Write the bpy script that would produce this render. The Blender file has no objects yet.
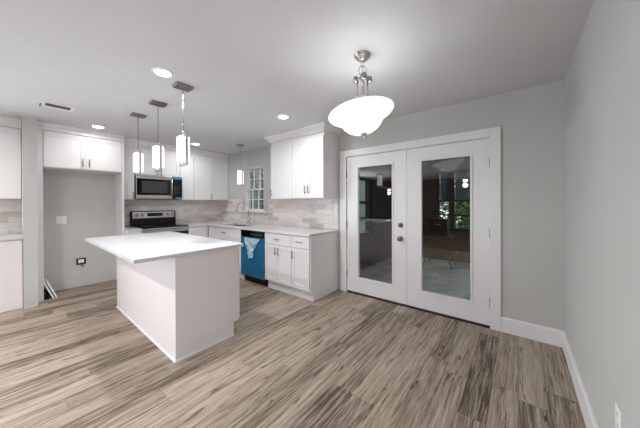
import bpy, math, random
from mathutils import Vector, Matrix

random.seed(7)
SC = bpy.context.scene
COL = SC.collection
R = math.radians

# ---------------------------------------------------------------- camera
cam_d = bpy.data.cameras.new('camera')
cam = bpy.data.objects.new('camera', cam_d)
COL.objects.link(cam)
SC.camera = cam
cam_d.sensor_width = 36.0
cam_d.sensor_fit = 'HORIZONTAL'
cam_d.lens = 248.582 * 36.0 / 640.0
cam_d.shift_x = -0.852 / 640.0
cam_d.shift_y = -10.35 / 640.0
cam_d.clip_start = 0.02
_r = Vector((0.78278421, 0.62228184, -0.00376848))
_u = Vector((0.00102703, 0.0047639, 0.99998813))
_f = Vector((-0.6222924, 0.78277878, -0.00309))
cam.matrix_world = Matrix(((_r.x, _u.x, -_f.x, 0.0), (_r.y, _u.y, -_f.y, 0.0), (_r.z, _u.z, -_f.z, 1.326), (0, 0, 0, 1)))

# ---------------------------------------------------------------- world, exposure
SC.view_settings.view_transform = 'Standard'
SC.view_settings.look = 'None'
SC.view_settings.gamma = 1.0
SC.view_settings.use_curve_mapping = False
SC.view_settings.exposure = 0.27
W = bpy.data.worlds.new('overcast_sky')
SC.world = W
W.use_nodes = True
_bg = W.node_tree.nodes['Background']
_bg.inputs['Color'].default_value = (0.76, 0.79, 0.79, 1)
_bg.inputs['Strength'].default_value = 2.1

CAN_W = 9.0        # each recessed can
CAN_BACK_W = 7.0  # unseen cans behind the camera, partly added as fill
BOWL_W = 3.0       # each of the three bulbs in the bowl pendant
FILL_WIN_W = (36.0, 16.0, 175.0)   # fill lamps at the added living end windows
FILL_WIN_COL = (0.86, 0.94, 1.0)
CAN_COL = (0.97, 0.985, 1.0)
CAN_BACK_COL = (1.0, 0.95, 0.93)

# ---------------------------------------------------------------- constants (metres)
H = 2.44
YB = 3.151      # wall with the doors and the window
XR = 0.327      # right wall
XL = -5.52      # wall with the range
YF = -6.4       # far end of the room behind the camera
TOP = 0.912     # worktops

# ---------------------------------------------------------------- material helpers
def rgb(r, g, b):
    def f(c):
        c /= 255.0
        return c / 12.92 if c <= 0.04045 else ((c + 0.055) / 1.055) ** 2.4
    return (f(r), f(g), f(b), 1.0)

class NT:
    def __init__(self, name):
        self.m = bpy.data.materials.new(name)
        self.m.use_nodes = True
        self.t = self.m.node_tree
        self.b = self.t.nodes['Principled BSDF']
        self.out = self.t.nodes['Material Output']
    def n(self, kind, ins=None, **props):
        nd = self.t.nodes.new(kind)
        for k, v in props.items():
            setattr(nd, k, v)
        for k, v in (ins or {}).items():
            self.put(nd, k, v)
        return nd
    def put(self, nd, k, v):
        s = nd.inputs[k]
        if isinstance(v, bpy.types.NodeSocket):
            self.t.links.new(v, s)
        else:
            s.default_value = v
    def math(self, op, a, b=0.0, c=None, clamp=False):
        nd = self.n('ShaderNodeMath', {0: a, 1: b}, operation=op, use_clamp=clamp)
        if c is not None:
            self.put(nd, 2, c)
        return nd.outputs[0]
    def mix(self, f, a, b, blend='MIX'):
        nd = self.t.nodes.new('ShaderNodeMix')
        nd.data_type = 'RGBA'
        nd.blend_type = blend
        self.put(nd, 0, f); self.put(nd, 6, a); self.put(nd, 7, b)
        return nd.outputs[2]
    def ramp(self, f, stops):
        nd = self.t.nodes.new('ShaderNodeValToRGB')
        el = nd.color_ramp.elements
        while len(el) < len(stops):
            el.new(0.5)
        for e, (p, c) in zip(el, stops):
            e.position = p
            e.color = c
        self.put(nd, 0, f)
        return nd.outputs[0]
    def noise(self, vec, scale, detail=3.0, rough=0.5, dist=0.0):
        nd = self.n('ShaderNodeTexNoise', {'Scale': scale, 'Detail': detail, 'Roughness': rough, 'Distortion': dist})
        if vec is not None:
            self.put(nd, 'Vector', vec)
        return nd.outputs[0]
    def vec(self, x, y, z=0.0):
        return self.n('ShaderNodeCombineXYZ', {0: x, 1: y, 2: z}).outputs[0]
    def xyz(self):
        tc = self.n('ShaderNodeTexCoord')
        s = self.n('ShaderNodeSeparateXYZ', {0: tc.outputs['Object']})
        return s.outputs[0], s.outputs[1], s.outputs[2], tc.outputs['Object']
    def bump(self, h, strength, dist=0.002):
        nd = self.n('ShaderNodeBump', {'Height': h, 'Strength': strength, 'Distance': dist})
        self.put(self.b, 'Normal', nd.outputs[0])

def plain(name, col, rough=0.5, metal=0.0, grain=0.0, gscale=40.0, bump=0.0, bscale=200.0, coat=0.0, spec=0.5):
    """A painted or metal surface with faint unevenness."""
    t = NT(name)
    x, y, z, o = t.xyz()
    c = col
    if grain > 0:
        f = t.noise(o, gscale, 4.0)
        lo = tuple(v * (1 - grain) for v in col[:3]) + (1,)
        hi = tuple(min(1, v * (1 + grain)) for v in col[:3]) + (1,)
        c = t.ramp(f, [(0.3, lo), (0.7, hi)])
    t.put(t.b, 'Base Color', c)
    t.put(t.b, 'Roughness', rough)
    t.put(t.b, 'Metallic', metal)
    t.put(t.b, 'Specular IOR Level', spec)
    if coat:
        t.put(t.b, 'Coat Weight', coat)
    if bump > 0:
        t.bump(t.noise(o, bscale, 3.0), bump)
    return t.m

def floor_mat():
    t = NT('greige_wood_planks')
    x, y, z, o = t.xyz()
    pw, pl = 0.152, 1.22
    xs = t.math('DIVIDE', x, pw)
    row = t.math('FLOOR', xs)
    rr = t.n('ShaderNodeTexWhiteNoise', {'W': row}, noise_dimensions='1D').outputs[0]
    ys = t.math('ADD', t.math('DIVIDE', y, pl), t.math('MULTIPLY', rr, 7.31))
    col = t.math('FLOOR', ys)
    wn = t.n('ShaderNodeTexWhiteNoise', {'Vector': t.vec(row, col, 3.0)}, noise_dimensions='3D')
    idv = wn.outputs[0]
    off = t.math('MULTIPLY', idv, 37.0)
    # slow wander of the grain
    wob = t.math('MULTIPLY', t.math('SUBTRACT', t.noise(t.vec(t.math('ADD', x, off), t.math('MULTIPLY', y, 0.8), off), 3.2, 2.0), 0.5), 0.035)
    xg = t.math('ADD', x, wob)
    broad = t.noise(t.vec(t.math('ADD', t.math('MULTIPLY', xg, 42.0), off), t.math('MULTIPLY', y, 1.7), off), 1.0, 7.0, 0.66, 0.4)
    fine = t.noise(t.vec(t.math('ADD', t.math('MULTIPLY', xg, 150.0), off), t.math('MULTIPLY', y, 5.0), off), 1.0, 6.0, 0.7)
    tone = t.math('ADD', t.math('MULTIPLY', broad, 0.52), t.math('MULTIPLY', fine, 0.48))
    tone = t.math('ADD', tone, t.math('MULTIPLY', t.math('SUBTRACT', idv, 0.5), 0.12))
    c = t.ramp(tone, [(0.36, rgb(54, 42, 33)), (0.425, rgb(102, 88, 74)), (0.48, rgb(142, 128, 113)), (0.545, rgb(170, 158, 144)), (0.63, rgb(195, 186, 174))])
    # warm / cool drift plank by plank
    warm = wn.outputs[1]
    sepw = t.n('ShaderNodeSeparateColor', {0: warm})
    c = t.mix(t.math('MULTIPLY', sepw.outputs[0], 0.40), c, rgb(150, 127, 108), 'MIX')
    # dark streaks and knots
    kn = t.noise(t.vec(t.math('ADD', t.math('MULTIPLY', xg, 30.0), off), t.math('ADD', t.math('MULTIPLY', y, 4.0), off), off), 1.0, 3.0, 0.55, 0.7)
    kf = t.ramp(kn, [(0.63, (0, 0, 0, 1)), (0.685, (1, 1, 1, 1))])
    kf = t.math('MULTIPLY', kf, 0.82)
    c = t.mix(kf, c, rgb(62, 48, 40))
    st = t.noise(t.vec(t.math('ADD', t.math('MULTIPLY', xg, 62.0), off), t.math('ADD', t.math('MULTIPLY', y, 2.2), off), 5.0), 1.0, 3.0, 0.6, 0.6)
    sf = t.ramp(st, [(0.60, (0, 0, 0, 1)), (0.66, (1, 1, 1, 1))])
    c = t.mix(t.math('MULTIPLY', sf, 0.65), c, rgb(84, 69, 59))
    # joints
    fx = t.math('FRACT', xs); fy = t.math('FRACT', ys)
    ex = t.math('MULTIPLY', t.math('MINIMUM', fx, t.math('SUBTRACT', 1.0, fx)), pw)
    ey = t.math('MULTIPLY', t.math('MINIMUM', fy, t.math('SUBTRACT', 1.0, fy)), pl)
    e = t.math('MINIMUM', ex, ey)
    jf = t.math('LESS_THAN', e, 0.0016)
    c = t.mix(t.math('MULTIPLY', jf, 0.45), c, rgb(60, 50, 44))
    t.put(t.b, 'Base Color', c)
    t.put(t.b, 'Roughness', t.math('ADD', 0.40, t.math('MULTIPLY', fine, 0.2)))
    t.put(t.b, 'Specular IOR Level', 0.35)
    t.bump(t.math('SUBTRACT', fine, t.math('MULTIPLY', jf, 1.5)), 0.12, 0.002)
    return t.m

def tile_mat(name, axis):
    t = NT(name)
    x, y, z, o = t.xyz()
    u = x if axis == 'x' else y
    tw, th = 0.305, 0.0785
    zs = t.math('DIVIDE', t.math('SUBTRACT', z, TOP), th)
    row = t.math('FLOOR', zs)
    us = t.math('ADD', t.math('DIVIDE', u, tw), t.math('MULTIPLY', row, 0.5))
    col = t.math('FLOOR', us)
    wn = t.n('ShaderNodeTexWhiteNoise', {'Vector': t.vec(row, col, 1.7)}, noise_dimensions='3D')
    idv = wn.outputs[0]
    s2 = t.n('ShaderNodeSeparateColor', {0: wn.outputs[1]})
    off = t.math('MULTIPLY', idv, 19.0)
    v = t.noise(t.vec(t.math('ADD', t.math('MULTIPLY', u, 5.0), off), t.math('MULTIPLY', z, 13.0), off), 1.0, 6.0, 0.6, 0.8)
    base = t.ramp(idv, [(0.0, rgb(198, 187, 182)), (0.25, rgb(217, 209, 205)), (0.6, rgb(226, 220, 217)), (1.0, rgb(234, 230, 228))])
    base = t.mix(t.math('MULTIPLY', s2.outputs[1], 0.35), base, rgb(214, 196, 187))
    vein = t.ramp(v, [(0.32, rgb(165, 155, 150)), (0.52, (1, 1, 1, 1))])
    c = t.mix(0.32, base, vein, 'MULTIPLY')
    fu = t.math('FRACT', us); fz = t.math('FRACT', zs)
    eu = t.math('MULTIPLY', t.math('MINIMUM', fu, t.math('SUBTRACT', 1.0, fu)), tw)
    ez = t.math('MULTIPLY', t.math('MINIMUM', fz, t.math('SUBTRACT', 1.0, fz)), th)
    g = t.math('LESS_THAN', t.math('MINIMUM', eu, ez), 0.0016)
    c = t.mix(g, c, rgb(205, 201, 197))
    t.put(t.b, 'Base Color', c)
    t.put(t.b, 'Roughness', 0.32)
    t.bump(t.math('MULTIPLY', g, -1.0), 0.3, 0.002)
    return t.m

def glass_mat(name, tint, ior, base=2.0):
    t = NT(name)
    tr = t.n('ShaderNodeBsdfTransparent', {'Color': tint})
    gl = t.n('ShaderNodeBsdfGlossy', {'Color': (1, 1, 1, 1), 'Roughness': 0.0})
    fr = t.n('ShaderNodeFresnel', {'IOR': ior})
    geo = t.n('ShaderNodeNewGeometry')
    refl = t.math('MULTIPLY', t.math('MULTIPLY', fr.outputs[0], base), t.math('SUBTRACT', 1.0, geo.outputs['Backfacing']), clamp=True)
    mx = t.n('ShaderNodeMixShader', {0: refl, 1: tr.outputs[0], 2: gl.outputs[0]})
    t.t.links.new(mx.outputs[0], t.out.inputs[0])
    return t.m

def shade_mat(name, col, emit, transl=0.0):
    """White lamp glass, lit from inside."""
    t = NT(name)
    x, y, z, o = t.xyz()
    f = t.noise(o, 30.0, 3.0, 0.5, 1.0)
    c = t.ramp(f, [(0.3, tuple(v * 0.90 for v in col[:3]) + (1,)), (0.65, col)])
    t.put(t.b, 'Base Color', (0.82, 0.83, 0.83, 1))
    t.put(t.b, 'Roughness', 0.25)
    t.put(t.b, 'Emission Color', c)
    t.put(t.b, 'Emission Strength', emit)
    if transl > 0:
        tl = t.n('ShaderNodeBsdfTranslucent', {'Color': (0.93, 0.95, 0.96, 1)})
        mx = t.n('ShaderNodeMixShader', {0: transl, 1: t.b.outputs[0], 2: tl.outputs[0]})
        t.t.links.new(mx.outputs[0], t.out.inputs[0])
    return t.m

def emit_mat(name, col, s):
    t = NT(name)
    t.put(t.b, 'Base Color', (0.9, 0.9, 0.9, 1))
    t.put(t.b, 'Emission Color', col)
    t.put(t.b, 'Emission Strength', s)
    return t.m

def brick_mat():
    t = NT('dark_brown_brick')
    x, y, z, o = t.xyz()
    br = t.n('ShaderNodeTexBrick', {'Vector': t.vec(t.math('ADD', x, y), z), 'Color1': rgb(70, 55, 50), 'Color2': rgb(48, 38, 36), 'Mortar': rgb(60, 55, 52), 'Scale': 1.0, 'Mortar Size': 0.006, 'Brick Width': 0.2, 'Row Height': 0.067})
    t.put(t.b, 'Base Color', br.outputs[0])
    t.put(t.b, 'Roughness', 0.9)
    return t.m

def board_mat(name, c1, c2, step=0.14, axis='z'):
    t = NT(name)
    x, y, z, o = t.xyz()
    a = {'x': x, 'y': y, 'z': z}[axis]
    s = t.math('DIVIDE', a, step)
    f = t.math('FRACT', s)
    idv = t.n('ShaderNodeTexWhiteNoise', {'W': t.math('FLOOR', s)}, noise_dimensions='1D').outputs[0]
    g = t.noise(o, 6.0, 4.0)
    c = t.mix(t.math('MULTIPLY', t.math('ADD', idv, g), 0.5), c1, c2)
    c = t.mix(t.math('LESS_THAN', f, 0.06), c, tuple(v * 0.35 for v in c1[:3]) + (1,))
    t.put(t.b, 'Base Color', c)
    t.put(t.b, 'Roughness', 0.8)
    return t.m

def leaf_mat(name, c1, c2):
    t = NT(name)
    x, y, z, o = t.xyz()
    t.put(t.b, 'Base Color', t.ramp(t.noise(o, 9.0, 3.0), [(0.35, c1), (0.65, c2)]))
    t.put(t.b, 'Roughness', 0.6)
    return t.m

def concrete_mat():
    t = NT('patio_concrete')
    x, y, z, o = t.xyz()
    f = t.math('ADD', t.math('MULTIPLY', t.noise(o, 2.2, 5.0, 0.6, 0.5), 0.7), t.math('MULTIPLY', t.noise(o, 22.0, 4.0), 0.3))
    t.put(t.b, 'Base Color', t.ramp(f, [(0.3, rgb(140, 138, 140)), (0.52, rgb(188, 187, 190)), (0.7, rgb(212, 213, 220))]))
    t.put(t.b, 'Roughness', 0.6)
    return t.m

def worktop_mat():
    t = NT('white_quartz')
    x, y, z, o = t.xyz()
    f = t.noise(o, 260.0, 2.0)
    t.put(t.b, 'Base Color', t.ramp(f, [(0.35, rgb(203, 203, 205)), (0.6, rgb(213, 213, 215))]))
    t.put(t.b, 'Roughness', 0.22)
    return t.m

def brushed(name, col, rough, axis='x'):
    t = NT(name)
    x, y, z, o = t.xyz()
    v = t.vec(t.math('MULTIPLY', x, 2.0), t.math('MULTIPLY', y, 2.0), t.math('MULTIPLY', z, 300.0))
    f = t.noise(v, 1.0, 3.0)
    t.put(t.b, 'Base Color', t.ramp(f, [(0.3, tuple(c * 0.85 for c in col[:3]) + (1,)), (0.7, col)]))
    t.put(t.b, 'Metallic', 1.0)
    t.put(t.b, 'Roughness', rough)
    return t.m

M = {}
M['floor'] = floor_mat()
M['ceiling'] = plain('ceiling_paint', rgb(218, 218, 219), 0.9, grain=0.015, gscale=3.0, bump=0.25, bscale=130.0, spec=0.2)
M['wall'] = plain('greige_wall_paint', rgb(196, 195, 192), 0.85, grain=0.012, gscale=2.5, bump=0.05, bscale=260.0, spec=0.25)
M['trim'] = plain('white_trim_paint', rgb(232, 230, 231), 0.4, grain=0.008, gscale=3.0)
M['cabinet'] = plain('white_cabinet_paint', rgb(233, 230, 230), 0.42, grain=0.008, gscale=3.0)
M['inside'] = plain('cabinet_inside', rgb(150, 145, 140), 0.8)
M['island'] = plain('island_panel_paint', rgb(232, 226, 226), 0.5, grain=0.008, gscale=3.0)
M['quartz'] = worktop_mat()
M['nickel'] = plain('brushed_nickel', rgb(205, 202, 199), 0.24, 1.0, grain=0.06, gscale=60)
M['pewter'] = plain('dark_pewter', rgb(158, 153, 150), 0.35, 1.0, grain=0.08, gscale=60)
M['chrome'] = plain('chrome', rgb(205, 205, 205), 0.12, 1.0, grain=0.02)
M['pull'] = plain('satin_pull_metal', rgb(135, 132, 130), 0.32, 1.0, grain=0.04)
M['steel'] = brushed('stainless_steel', rgb(196, 192, 190), 0.3)
M['black'] = plain('black_enamel', rgb(13, 13, 15), 0.4, grain=0.1, spec=0.25)
M['blackglass'] = plain('black_glass', rgb(10, 10, 12), 0.12, grain=0.05, spec=0.3)
M['ovenglass'] = plain('smoked_oven_glass', rgb(60, 62, 66), 0.35, grain=0.1, gscale=4.0, spec=0.3)
M['rubber'] = plain('black_rubber', rgb(20, 20, 20), 0.7, grain=0.1)
M['film'] = plain('blue_protective_film', rgb(0, 100, 142), 0.35, grain=0.10, gscale=5.0, bump=0.25, bscale=14.0, coat=0.1)
M['filmlight'] = plain('crumpled_clear_film', rgb(165, 198, 212), 0.3, grain=0.25, gscale=25.0, coat=0.6)
M['teal'] = plain('teal_protective_film', rgb(40, 140, 155), 0.3, grain=0.15, gscale=14.0, coat=0.4)
M['plastic'] = plain('white_plastic', rgb(240, 239, 237), 0.4, grain=0.01)
M['slot'] = plain('dark_slot', rgb(40, 38, 37), 0.8, grain=0.1)
M['ventdark'] = plain('reddish_grey_vent', rgb(96, 88, 86), 0.8, grain=0.1)  # dark reddish grey of the louvers and lever
M['tile_x'] = tile_mat('marble_tiles_along_sink_wall', 'x')
M['tile_y'] = tile_mat('marble_tiles_along_range_wall', 'y')
M['pane'] = glass_mat('door_glass', (0.90, 0.94, 0.94, 1), 1.60, 2.3)
M['wpane'] = glass_mat('window_glass', (0.92, 0.95, 0.95, 1), 1.45, 1.6)
M['pendant_glass'] = shade_mat('lit_white_pendant_glass', (1.0, 0.99, 0.985, 1), 1.05)
M['bowl_glass'] = shade_mat('frosted_bowl_glass', (0.90, 0.96, 1.0, 1), 0.62, 0.10)
M['lens'] = emit_mat('lit_can_lens', (1.0, 0.98, 0.95, 1), 9.0)
M['fanlight'] = emit_mat('lit_fan_globe', (1.0, 0.90, 0.78, 1), 12.0)
M['bulb'] = emit_mat('lit_bulb', (1.0, 0.98, 0.95, 1), 4.0)
M['fanwood'] = board_mat('fan_blade_oak', rgb(196, 150, 110), rgb(170, 120, 84), 0.03, 'x')
M['panel'] = board_mat('brown_wall_panelling', rgb(74, 52, 42), rgb(98, 70, 54), 0.12, 'x')
M['carpet'] = plain('dark_brown_carpet', rgb(92, 74, 62), 0.95, grain=0.2, gscale=90.0, spec=0.1)
M['brick'] = brick_mat()
M['darkwood'] = board_mat('dark_stained_boards', rgb(42, 36, 34), rgb(64, 54, 48), 0.16, 'y')
M['darkframe'] = plain('dark_window_frame', rgb(30, 30, 32), 0.6, grain=0.1)
M['screenfab'] = plain('teal_grey_shade_cloth', rgb(112, 136, 140), 0.9, grain=0.08, gscale=5.0)
M['siding'] = board_mat('pale_siding', rgb(128, 134, 130), rgb(108, 116, 112), 0.18, 'z')
M['concrete'] = concrete_mat()
M['leaf'] = leaf_mat('green_leaves', rgb(40, 74, 36), rgb(104, 142, 80))
M['leafgrey'] = leaf_mat('grey_green_leaves', rgb(60, 68, 62), rgb(128, 138, 130))
M['bark'] = plain('bark', rgb(70, 60, 52), 0.9, grain=0.3, gscale=20)
M['lawn'] = leaf_mat('lawn_grass', rgb(70, 100, 50), rgb(110, 136, 80))

# ---------------------------------------------------------------- mesh helpers
class MB:
    """Collects shapes in world coordinates; becomes ONE mesh object."""
    def __init__(self):
        self.v = []; self.f = []; self.s = []
    def add(self, vs, fs, smooth=False):
        n = len(self.v)
        self.v += [tuple(p) for p in vs]
        self.f += [tuple(i + n for i in f) for f in fs]
        self.s += [smooth] * len(fs)
        return self
    def box(self, x0, x1, y0, y1, z0, z1):
        if x0 > x1: x0, x1 = x1, x0
        if y0 > y1: y0, y1 = y1, y0
        if z0 > z1: z0, z1 = z1, z0
        vs = [(x0, y0, z0), (x1, y0, z0), (x1, y1, z0), (x0, y1, z0), (x0, y0, z1), (x1, y0, z1), (x1, y1, z1), (x0, y1, z1)]
        return self.add(vs, [(0, 3, 2, 1), (4, 5, 6, 7), (0, 1, 5, 4), (1, 2, 6, 5), (2, 3, 7, 6), (3, 0, 4, 7)])
    def lathe(self, prof, c, axis=(0, 0, 1), n=32, cap=True):
        """prof: (radius, height) along axis from c."""
        a = Vector(axis).normalized()
        t = Vector((1, 0, 0)) if abs(a.x) < 0.9 else Vector((0, 1, 0))
        e1 = a.cross(t).normalized(); e2 = a.cross(e1)
        c = Vector(c); vs = []; fs = []
        for r, h in prof:
            for k in range(n):
                th = 2 * math.pi * k / n
                vs.append(c + a * h + (e1 * math.cos(th) + e2 * math.sin(th)) * max(r, 1e-5))
        m = len(prof)
        for i in range(m - 1):
            for k in range(n):
                k2 = (k + 1) % n
                fs.append((i * n + k, i * n + k2, (i + 1) * n + k2, (i + 1) * n + k))
        self.add(vs, fs, True)
        if cap:
            b = len(self.v) - m * n
            self.f.append(tuple(b + k for k in reversed(range(n)))); self.s.append(False)
            self.f.append(tuple(b + (m - 1) * n + k for k in range(n))); self.s.append(False)
        return self
    def cyl(self, p0, p1, r, n=16, r1=None):
        p0 = Vector(p0); p1 = Vector(p1)
        return self.lathe([(r, 0), (r if r1 is None else r1, (p1 - p0).length)], p0, p1 - p0, n)
    def tube(self, pts, r, n=10, closed=False):
        pts = [Vector(p) for p in pts]
        m = len(pts); vs = []; fs = []
        up = None
        for i, p in enumerate(pts):
            a = pts[(i - 1) % m] if (closed or i > 0) else p
            b = pts[(i + 1) % m] if (closed or i < m - 1) else p
            d = (b - a).normalized()
            if up is None:
                up = d.orthogonal().normalized()
            up = (up - d * up.dot(d)).normalized()
            e2 = d.cross(up)
            rr = r[i] if isinstance(r, (list, tuple)) else r
            for k in range(n):
                th = 2 * math.pi * k / n
                vs.append(p + (up * math.cos(th) + e2 * math.sin(th)) * rr)
        for i in range(m if closed else m - 1):
            j = (i + 1) % m
            for k in range(n):
                k2 = (k + 1) % n
                fs.append((i * n + k, i * n + k2, j * n + k2, j * n + k))
        if not closed:
            fs.append(tuple(reversed(range(n))))
            fs.append(tuple((m - 1) * n + k for k in range(n)))
        return self.add(vs, fs, True)
    def prism(self, poly, vec):
        """closed polygon (list of 3d points) extruded by vec"""
        n = len(poly)
        a = [Vector(p) for p in poly]; b = [p + Vector(vec) for p in a]
        fs = [tuple(reversed(range(n))), tuple(range(n, 2 * n))]
        fs += [(i, (i + 1) % n, n + (i + 1) % n, n + i) for i in range(n)]
        return self.add(a + b, fs)
    def sweep(self, path, prof, side=1):
        """profile (d, z) swept with mitres along an open plan path; d goes to the right of travel (side=1)."""
        P = [Vector((p[0], p[1])) for p in path]
        n = len(P); vs = []; k = len(prof)
        for i, p in enumerate(P):
            ns = []
            if i > 0:
                d = (P[i] - P[i - 1]).normalized(); ns.append(Vector((d.y, -d.x)) * side)
            if i < n - 1:
                d = (P[i + 1] - P[i]).normalized(); ns.append(Vector((d.y, -d.x)) * side)
            nn = ns[0] if len(ns) == 1 else (ns[0] + ns[1]) / (1 + ns[0].dot(ns[1]))
            for d, z in prof:
                q = p + nn * d
                vs.append((q.x, q.y, z))
        fs = []
        for i in range(n - 1):
            for j in range(k):
                j2 = (j + 1) % k
                fs.append((i * k + j, (i + 1) * k + j, (i + 1) * k + j2, i * k + j2))
        fs.append(tuple(range(k))); fs.append(tuple(reversed(range((n - 1) * k, n * k))))
        return self.add(vs, fs)
    def build(self, name, mat, parent=None, bevel=0.0, seg=2, origin=None):
        o0 = Vector((0, 0, 0))
        if parent is not None:
            o0 = world_loc(parent)
        elif origin is not None:
            o0 = Vector(origin)
        me = bpy.data.meshes.new(name)
        me.from_pydata([tuple(Vector(p) - o0) for p in self.v], [], self.f)
        me.polygons.foreach_set('use_smooth', self.s)
        me.materials.append(mat)
        me.validate(); me.update()
        import bmesh
        bm = bmesh.new(); bm.from_mesh(me)
        bmesh.ops.recalc_face_normals(bm, faces=bm.faces)
        bm.to_mesh(me); bm.free()
        o = bpy.data.objects.new(name, me)
        COL.objects.link(o)
        if parent is not None:
            o.parent = parent
        elif origin is not None:
            o.location = o0
        if bevel > 0:
            b = o.modifiers.new('bevel', 'BEVEL')
            b.width = bevel; b.segments = seg; b.limit_method = 'ANGLE'; b.angle_limit = R(50)
        return o

def world_loc(o):
    p = Vector((0, 0, 0))
    while o is not None:
        p += o.location
        o = o.parent
    return p

def tag(o, label, cat, group=None, kind=None):
    if label: o['label'] = label
    if cat: o['category'] = cat
    if group: o['group'] = group
    if kind: o['kind'] = kind
    return o

def thing(name, loc, label, cat, group=None, kind=None):
    o = bpy.data.objects.new(name, None)
    o.empty_display_size = 0.1
    COL.objects.link(o)
    o.location = loc
    return tag(o, label, cat, group, kind)

def dup(root, loc, label=None):
    r = root.copy(); COL.objects.link(r)
    r.location = loc
    if label: r['label'] = label
    for ch in list(root.children):
        c = ch.copy(); COL.objects.link(c); c.parent = r
        for g in list(ch.children):
            d = g.copy(); COL.objects.link(d); d.parent = c
    return r

def B(x0, x1, y0, y1, z0, z1):
    return MB().box(x0, x1, y0, y1, z0, z1)

# a front that faces the room: face '-y' (plane y=p), '+x' (plane x=p), '+y' (plane y=p)
class Face:
    def __init__(self, face, p):
        self.face = face; self.p = p
    def box(self, mb, u0, u1, d0, d1, z0, z1):
        if self.face == '-y': mb.box(u0, u1, self.p - d0, self.p - d1, z0, z1)
        elif self.face == '+y': mb.box(u0, u1, self.p + d0, self.p + d1, z0, z1)
        else: mb.box(self.p + d0, self.p + d1, u0, u1, z0, z1)
        return mb
    def pt(self, u, d, z):
        if self.face == '-y': return Vector((u, self.p - d, z))
        if self.face == '+y': return Vector((u, self.p + d, z))
        return Vector((self.p + d, u, z))

def shaker(F, u0, u1, z0, z1, parent, name='door', rail=0.058, th=0.02, g=0.0016, mat=None):
    u0 += g; u1 -= g; z0 += g; z1 -= g
    mb = MB()
    F.box(mb, u0, u0 + rail, 0.0005, th, z0, z1)
    F.box(mb, u1 - rail, u1, 0.0005, th, z0, z1)
    F.box(mb, u0 + rail, u1 - rail, 0.0005, th, z0, z0 + rail)
    F.box(mb, u0 + rail, u1 - rail, 0.0005, th, z1 - rail, z1)
    F.box(mb, u0 + rail, u1 - rail, 0.0005, th - 0.009, z0 + rail, z1 - rail)
    return mb.build(name, mat or M['cabinet'], parent)

def slab(F, u0, u1, z0, z1, parent, name='drawer', th=0.02, g=0.0016, rail=0.03):
    u0 += g; u1 -= g; z0 += g; z1 -= g
    mb = MB()
    F.box(mb, u0, u0 + rail, 0.0005, th, z0, z1)
    F.box(mb, u1 - rail, u1, 0.0005, th, z0, z1)
    F.box(mb, u0 + rail, u1 - rail, 0.0005, th, z0, z0 + rail)
    F.box(mb, u0 + rail, u1 - rail, 0.0005, th, z1 - rail, z1)
    F.box(mb, u0 + rail, u1 - rail, 0.0005, th - 0.006, z0 + rail, z1 - rail)
    return mb.build(name, M['cabinet'], parent)

def pull(F, u, z, parent, vertical=True, L=0.11, d=0.02):
    mb = MB()
    if vertical:
        mb.cyl(F.pt(u, d + 0.026, z - L / 2), F.pt(u, d + 0.026, z + L / 2), 0.0058, 10)
        for s in (-1, 1):
            mb.cyl(F.pt(u, d, z + s * L * 0.36), F.pt(u, d + 0.026, z + s * L * 0.36), 0.004, 8)
    else:
        mb.cyl(F.pt(u - L / 2, d + 0.026, z), F.pt(u + L / 2, d + 0.026, z), 0.0058, 10)
        for s in (-1, 1):
            mb.cyl(F.pt(u + s * L * 0.36, d, z), F.pt(u + s * L * 0.36, d + 0.026, z), 0.004, 8)
    return mb.build('handle', M['pull'], parent)

def struct(name, mb, mat, label=None, bevel=0.0):
    o = mb.build(name, mat, bevel=bevel)
    o['kind'] = 'structure'
    if label: o['label'] = label
    return o

# ================================================================ SETTING
WT = 0.15
struct('floor_living', B(XL - WT, XR + WT, YF - WT, -1.3, -0.10, 0.004), M['carpet'], 'unseen dark brown carpet added to dim the door reflections')  # unseen carpet, added so the door glass mirrors a darker floor
struct('floor', B(XL - WT, XR + WT, -1.3, YB + 0.165, -0.10, 0.0), M['floor'], 'greige wood-look plank floor of the whole room')
struct('ceiling', B(XL - WT, XR + WT, YF - WT, YB + WT, H, H + 0.12), M['ceiling'], 'flat pale painted ceiling with faint texture')
w = MB()
w.box(XR, XR + WT, -1.4, YB + WT, 0, H); w.box(XR, XR + WT, YF - WT, -3.4, 0, H)
w.box(XR, XR + WT, -3.4, -1.4, 0, 0.5); w.box(XR, XR + WT, -3.4, -1.4, 2.1, H)
struct('wall_right', w, M['wall'], 'plain pale grey wall along the right edge')
w = MB()
w.box(XL - WT, XL, -1.5, YB + WT, 0, H); w.box(XL - WT, XL, -3.2, -3.1, 0, H)
w.box(XL - WT, XL, -3.1, -1.5, 0, 0.6); w.box(XL - WT, XL, -3.1, -1.5, 2.1, H)
struct('wall_left', w, M['wall'], 'grey wall behind the range and the fridge recess')
w = MB()
w.box(XL, -1.4, YF - WT, YF, 0, H); w.box(0.1, XR, YF - WT, YF, 0, H)
w.box(-1.4, 0.1, YF - WT, YF, 0, 0.5); w.box(-1.4, 0.1, YF - WT, YF, 2.1, H)
struct('wall_left_living', B(XL - WT, XL, YF - WT, -3.2, 0, H), M['panel'], 'unseen brown panelled living end wall, kept dark to calm the door reflections')  # unseen wall, kept dark to weaken the reflection in the door glass
struct('wall_front', w, M['panel'], 'unseen brown panelled living end wall, kept dark to calm the door reflections')
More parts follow.
